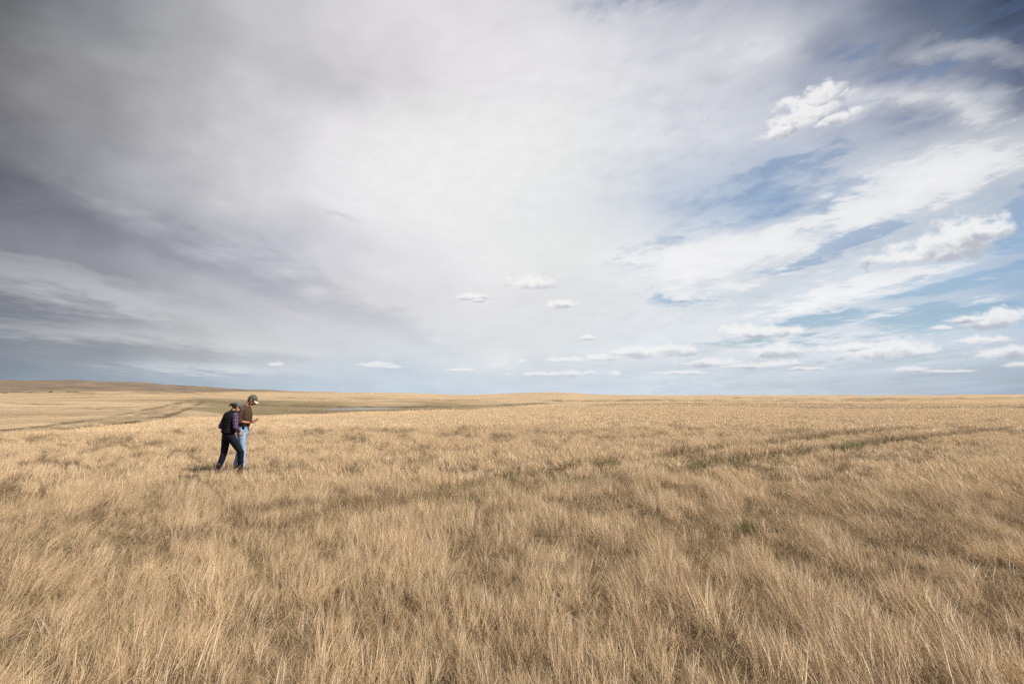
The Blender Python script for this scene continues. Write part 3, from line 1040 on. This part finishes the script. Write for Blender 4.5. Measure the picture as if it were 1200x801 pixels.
def head_pieces(bm, c, fr, k=1.0):
    s, f, u = fr
    M = Matrix((s, f, u)).transposed()
    c = Vector(c)
    def at_(x, y, z):
        return c + M @ Vector((x, y, z)) * k
    ellipsoid(bm, at_(0, -.012, .028), (.076 * k, .096 * k, .092 * k), M)      # cranium
    ellipsoid(bm, at_(0, .030, -.030), (.060 * k, .062 * k, .082 * k), M)      # face
    ellipsoid(bm, at_(0, .052, -.088), (.030 * k, .026 * k, .022 * k), M)      # chin
    capsule(bm, at_(-.052, .0, -.058), at_(-.024, .05, -.088), .019 * k, .015 * k)
    capsule(bm, at_(.052, .0, -.058), at_(.024, .05, -.088), .019 * k, .015 * k)
    capsule(bm, at_(0, .090, .004), at_(0, .108, -.030), .009 * k, .014 * k)   # nose
    capsule(bm, at_(-.012, .096, -.034), at_(.012, .096, -.034), .009 * k, .009 * k)
    capsule(bm, at_(-.036, .078, .016), at_(.036, .078, .016), .013 * k, .013 * k)  # brow
    for sg in (-1, 1):
        ellipsoid(bm, at_(sg * .038, .068, -.026), (.020 * k, .018 * k, .018 * k), M)   # cheek
        ellipsoid(bm, at_(sg * .078, -.004, -.012), (.010 * k, .019 * k, .032 * k), M)  # ear
    capsule(bm, at_(-.018, .086, -.060), at_(.018, .086, -.060), .009 * k, .009 * k)
    return at_, M


def face_parts(root, at_, M, k):
    for sg in (-1, 1):
        bm = bmesh.new(); ellipsoid(bm, at_(sg * .031, .081, -.003), (.0125 * k, .0115 * k, .0105 * k), M)
        e = plain('eye', bm, M_EYE, root)
        bm = bmesh.new(); ellipsoid(bm, at_(sg * .031, .0895, -.005), (.0055 * k, .0045 * k, .0055 * k), M)
        plain('iris', bm, M_IRIS, e)
    bm = bmesh.new(); capsule(bm, at_(-.020, .0925, -.060), at_(.020, .0925, -.060), .0045 * k, .0045 * k, 8)
    plain('mouth', bm, M_LIP, root)


def cap(root, c, fr, k, mat, brim_mat, brim=True):
    s, f, u = fr
    M = Matrix((s, f, u)).transposed(); c = Vector(c)
    at_ = lambda x, y, z: c + M @ Vector((x, y, z)) * k
    bm = bmesh.new()
    ellipsoid(bm, at_(0, -.008, .036), (.086 * k, .106 * k, .098 * k), M)
    o = solid('cap', bm, mat, root, .005, 3, cut=[(at_(0, 0, .030), -(u - f * .12).normalized())])
    bm = bmesh.new()
    capsule(bm, at_(0, -.008, .133), at_(0, -.008, .137), .007 * k, .007 * k, 8)
    plain('button', bm, mat, o)
    # curved visor
    bm = bmesh.new()
    top, bot = [], []
    for j in range(7):
        t = j / 6
        rt, rb = [], []
        for i in range(13):
            a = -1.05 + 2.1 * i / 12
            r0x, r0y = .080, .094
            L_ = .075 * t * math.cos(a * .8) ** .6
            x = math.sin(a) * r0x * (1 + .12 * t); y = math.cos(a) * r0y - .006 + L_
            z = .036 - .022 * abs(math.sin(a)) ** 2 * (0.4 + .6 * t) - .016 * t
            rt.append(bm.verts.new(at_(x, y, z + .0022))); rb.append(bm.verts.new(at_(x, y, z - .0022)))
        top.append(rt); bot.append(rb)
    for j in range(6):
        for i in range(12):
            bm.faces.new((top[j][i], top[j][i + 1], top[j + 1][i + 1], top[j + 1][i]))
            bm.faces.new((bot[j][i], bot[j + 1][i], bot[j + 1][i + 1], bot[j][i + 1]))
    for i in range(12):
        bm.faces.new((top[6][i], top[6][i + 1], bot[6][i + 1], bot[6][i]))
        bm.faces.new((top[0][i + 1], top[0][i], bot[0][i], bot[0][i + 1]))
    for j in range(6):
        bm.faces.new((top[j][0], top[j + 1][0], bot[j + 1][0], bot[j][0]))
        bm.faces.new((top[j + 1][12], top[j][12], bot[j][12], bot[j + 1][12]))
    plain('brim', bm, brim_mat, o)
    return o


def boot(name, ank, toe_dir, mat, root, s=1.0):
    """a laced boot: shaft round the ankle, foot with a sole"""
    t = Vector((toe_dir[0], toe_dir[1], 0)).normalized(); a = Vector(ank)
    up = Vector((0, 0, 1))
    bm = bmesh.new()
    capsule(bm, a + up * .09, a, .052 * s, .044 * s)
    capsule(bm, a - t * .03 - up * .04, a + t * .02 - up * .035, .040 * s, .040 * s)
    capsule(bm, a - up * .03, a + t * .13 - up * .045, .042 * s, .034 * s)
    capsule(bm, a + t * .06 - up * .05, a + t * .155 - up * .052, .040 * s, .032 * s)
    o = solid(name, bm, mat, root, .008, 3)
    bm = bmesh.new()
    sd_ = t.cross(up)
    loft(bm, [(a + t * .06 - up * .092, sd_ * .046 * s, t * .150 * s), (a + t * .06 - up * .070, sd_ * .047 * s, t * .153 * s)], 20)
    plain('sole', bm, M_BELT, o)
    return o


def person(P):
    root = bpy.data.objects.new('person', None); COL.objects.link(root)
    root['label'] = P['label']; root['category'] = 'person'
    x, y = P['loc']
    z = float(height(x, y)) + P.get('dz', 0)
    root.location = (x, y, z)
    f = Vector((*P['fwd'], 0)).normalized()
    r = Vector((f.y, -f.x, 0))
    J = {k: Vector(v) for k, v in P['J'].items()}
    hf = frame(P['look'], (0, 0, 1))
    k = P['hk']
    T = P['torso']          # (centre, half width, half depth) from crotch to neck
    # ---- body: one continuous skin
    bm = bmesh.new()
    at_, M = head_pieces(bm, J['head'], hf, k)
    chain(bm, [(J['neck'] - Vector((0, 0, .03)), .058 * k), (at_(0, -.03, -.06), .052 * k)])
    loft(bm, [(c, r * w * .90, f * dd * .88) for c, w, dd in T])
    for sd_ in 'LR':
        chain(bm, [(J['sh' + sd_], .050), (J['el' + sd_], .036), (J['wr' + sd_], .026)])
        fd = (J['wr' + sd_] - J['el' + sd_]).normalized()
        hd, hn, ts, cu = P['hand' + sd_]
        hand(bm, J['wr' + sd_], hd, hn, ts, cu, P.get('hs', 1.0))
        chain(bm, [(J['hip' + sd_], .078), (J['kn' + sd_], .052), (J['an' + sd_], .036)])
        capsule(bm, J['an' + sd_], J['an' + sd_] + Vector((*P['toe' + sd_], 0)).normalized() * .10 - Vector((0, 0, .04)), .028, .020)
    solid('body', bm, P['skin'], root, .0055, 2)
    face_parts(root, at_, M, k)
    # ---- hair
    bm = bmesh.new()
    ellipsoid(bm, at_(0, -.022, .022), (.082 * k, .096 * k, .090 * k), M)
    ellipsoid(bm, at_(0, -.045, -.022), (.072 * k, .066 * k, .060 * k), M)
    if P['bun']:
        ellipsoid(bm, at_(0, -.115, -.002), (.040, .038, .042), M)
        chain(bm, [(at_(0, -.13, .0), .034), (at_(.01, -.158, -.035), .026), (at_(.012, -.155, -.075), .012)])
        for q in range(6):
            a0 = at_(-.05 + q * .02, -.09, -.02); b0 = a0 + Vector((rng.normal(0, .02), rng.normal(0, .01), -.045))
            capsule(bm, a0, b0, .006, .003, 6)
    h = solid('hair', bm, P['hairm'], root, .006, 2, folds=.004, fs=30)
    cap(root, J['head'], hf, k, P['capm'], P['brimm'])
    # ---- trousers
    bm = bmesh.new()
    loft(bm, [(c, r * (w + .012), f * (dd + .012)) for c, w, dd in T[:P['waist']]])
    for sd_ in 'LR':
        hp, kn, an = J['hip' + sd_], J['kn' + sd_], J['an' + sd_]
        cl = P['cuff']
        chain(bm, [(hp, P['thigh']), (hp.lerp(kn, .5), P['thigh'] * .86), (kn, P['knee']), (kn.lerp(an, .35), P['knee'] * .98), (an + Vector((0, 0, .02)), cl)])
    solid('jeans', bm, P['jeans'], root, .008, 4, folds=.007, fs=11)
    # ---- upper garment
    if P['vest']:
        bm = bmesh.new()
        for sd_ in 'LR':
            chain(bm, [(J['sh' + sd_], .066), (J['sh' + sd_].lerp(J['el' + sd_], .55), .056), (J['el' + sd_], .052), (J['el' + sd_].lerp(J['wr' + sd_], .85), .040)])
        chain(bm, [(J['shL'], .06), (J['neck'] - Vector((0, 0, .03)), .07), (J['shR'], .06)])
        shirt = solid('shirt', bm, M_PLAID, root, .007, 3, folds=.006, fs=14)
        bm = bmesh.new()
        loft(bm, [(c, r * (w + .040), f * (dd + .040)) for c, w, dd in T[P['hem']:]])
        nk = J['neck']
        chain(bm, [(J['shL'].lerp(nk, .25), .068), (nk - Vector((0, 0, .02)), .075), (J['shR'].lerp(nk, .25), .068)])
        capsule(bm, nk - Vector((0, 0, .01)), nk + Vector((.01, .01, .022)), .068, .062)
        solid('vest', bm, M_VEST, root, .008, 3, folds=.006, fs=9)
    else:
        bm = bmesh.new()
        loft(bm, [(c, r * (w + .020), f * (dd + .022)) for c, w, dd in T[P['hem']:]])
        nk = J['neck']
        chain(bm, [(J['shL'], .072), (nk - Vector((0, 0, .035)), .074), (J['shR'], .072)])
        for sd_ in 'LR':
            chain(bm, [(J['sh' + sd_], .074), (J['sh' + sd_].lerp(J['el' + sd_], .6), .062), (J['el' + sd_], .056), (J['el' + sd_].lerp(J['wr' + sd_], .22), .048)])
        solid('shirt', bm, M_BROWN, root, .008, 4, folds=.008, fs=10)
        bm = bmesh.new()
        c, w, dd = T[P['waist'] - 1]
        c = Vector(c)
        loft(bm, [(c - Vector((0, 0, .022)), r * (w + .020), f * (dd + .020)), (c + Vector((0, 0, .016)), r * (w + .020), f * (dd + .020))], 32)
        bl = plain('belt', bm, M_BELT, root)
        bm = bmesh.new()
        pc = c + r * (w + .025) * .9 + f * .03 - Vector((0, 0, .03))
        loft(bm, [(pc - Vector((0, 0, .055)), r * .014, f * .03), (pc, r * .018, f * .036), (pc + Vector((0, 0, .04)), r * .016, f * .034)], 12)
        plain('belt_pouch', bm, M_NAVY, root)
    for sd_ in 'LR':
        boot('boot', J['an' + sd_], P['toe' + sd_], M_BOOT, root)
    return root


KW = 15.3 / F
def jw(px, py, y):          # woman's joints, metres from her feet
    return ((px - 272) * KW, y, (554 - py) * KW)
KM = 15.9 / F
def jm(px, py, y):
    return ((px - 287) * KM, y, (550.5 - py) * KM)


wx = (272 - 600) * KW
woman = person(dict(
    label='person in black vest over plaid sleeves, dark jeans and grey cap, hand by the hip',
    loc=(wx, 15.3), fwd=(.72, .70), look=(.72, .50, -.62), hk=.93, hs=.92, skin=M_SKIN, hairm=M_HAIRB, bun=True,
    capm=M_GREYC, brimm=M_GREYC, vest=True, jeans=M_NAVY, thigh=.099, knee=.068, cuff=.054, waist=4, hem=2,
    J=dict(head=jw(277.8, 477.6, .07), neck=jw(273.3, 483.6, .03), shL=jw(264.6, 487, .13), shR=jw(279.6, 487.3, -.10),
           elL=jw(259.6, 500.0, .06), wrL=jw(268, 502, .30), elR=jw(281.2, 500.5, -.15), wrR=jw(282.4, 505.4, .02),
           hipL=jw(266.8, 512, .05), hipR=jw(274.5, 512, -.05), knL=jw(265.4, 531, .02), anL=jw(261.8, 548.2, -.07),
           knR=jw(285.6, 529, -.02), anR=jw(285.0, 549.5, .02)),
    handL=((.8, .4, -.2), (0, 0, 1), -1, .7), handR=((.25, .45, -.75), (-.6, .3, .3), 1, .8),
    toeL=(.8, .5), toeR=(.85, .4),
    torso=[(jw(270.2, 516, 0), .10, .09), (jw(270.4, 512, 0), .155, .115), (jw(270.2, 507, 0), .155, .115), (jw(270.0, 501, .0), .130, .10),
           (jw(270.2, 495, .0), .135, .105), (jw(270.8, 489.5, .01), .155, .110), (jw(272.0, 485.4, .02), .140, .090), (jw(272.8, 483.0, .03), .08, .065)],
))
mx = (287 - 600) * KM
man = person(dict(
    label='person in brown shirt, light blue jeans and olive cap, looking down at raised hands',
    loc=(mx, 15.9), fwd=(.98, .15), look=(.80, .06, -.60), hk=1.0, hs=1.05, skin=M_SKIN2, hairm=M_HAIRG, bun=False,
    capm=M_OLIVE, brimm=M_TAN, vest=False, jeans=M_BLUE, thigh=.100, knee=.073, cuff=.068, waist=4, hem=3,
    J=dict(head=jm(296.6, 469.4, .02), neck=jm(289.2, 476.0, .0), shL=jm(288.0, 479.2, .19), shR=jm(287.4, 479.5, -.19),
           elL=jm(287.0, 493.0, .24), wrL=jm(296.4, 493.4, .09), elR=jm(285.8, 493.5, -.24), wrR=jm(296.0, 495.2, -.10),
           hipL=jm(286.3, 505, .095), hipR=jm(286.8, 505, -.095), knL=jm(283.0, 526, .10), anL=jm(278.6, 543.8, .10),
           knR=jm(289.6, 527, -.10), anR=jm(289.0, 545.6, -.10)),
    handL=((.85, -.35, .15), (0, -.3, 1), -1, .35), handR=((.85, .35, .08), (0, .2, 1), 1, .35),
    toeL=(1, .15), toeR=(1, .05),
    torso=[(jm(286.4, 511, 0), .11, .10), (jm(286.6, 507, 0), .165, .12), (jm(286.9, 502, 0), .165, .12), (jm(287.6, 498, 0), .158, .115),
           (jm(289.2, 492, 0), .160, .130), (jm(289.6, 486, 0), .170, .125), (jm(288.8, 480, 0), .180, .110), (jm(288.4, 477, 0), .12, .085)],
))


# ------------------------------------------------------------------ render settings
S.view_settings.view_transform = 'Standard'
S.view_settings.look = 'None'
S.view_settings.exposure = EXPO
S.view_settings.gamma = 1
S.render.engine = 'CYCLES'
S.cycles.max_bounces = 4
S.cycles.diffuse_bounces = 2
S.cycles.glossy_bounces = 2
S.cycles.transmission_bounces = 4
S.cycles.transparent_max_bounces = 6
S.cycles.use_denoising = False
S.cycles.use_adaptive_sampling = True
S.cycles.adaptive_threshold = 0.02
S.cycles.adaptive_min_samples = 8
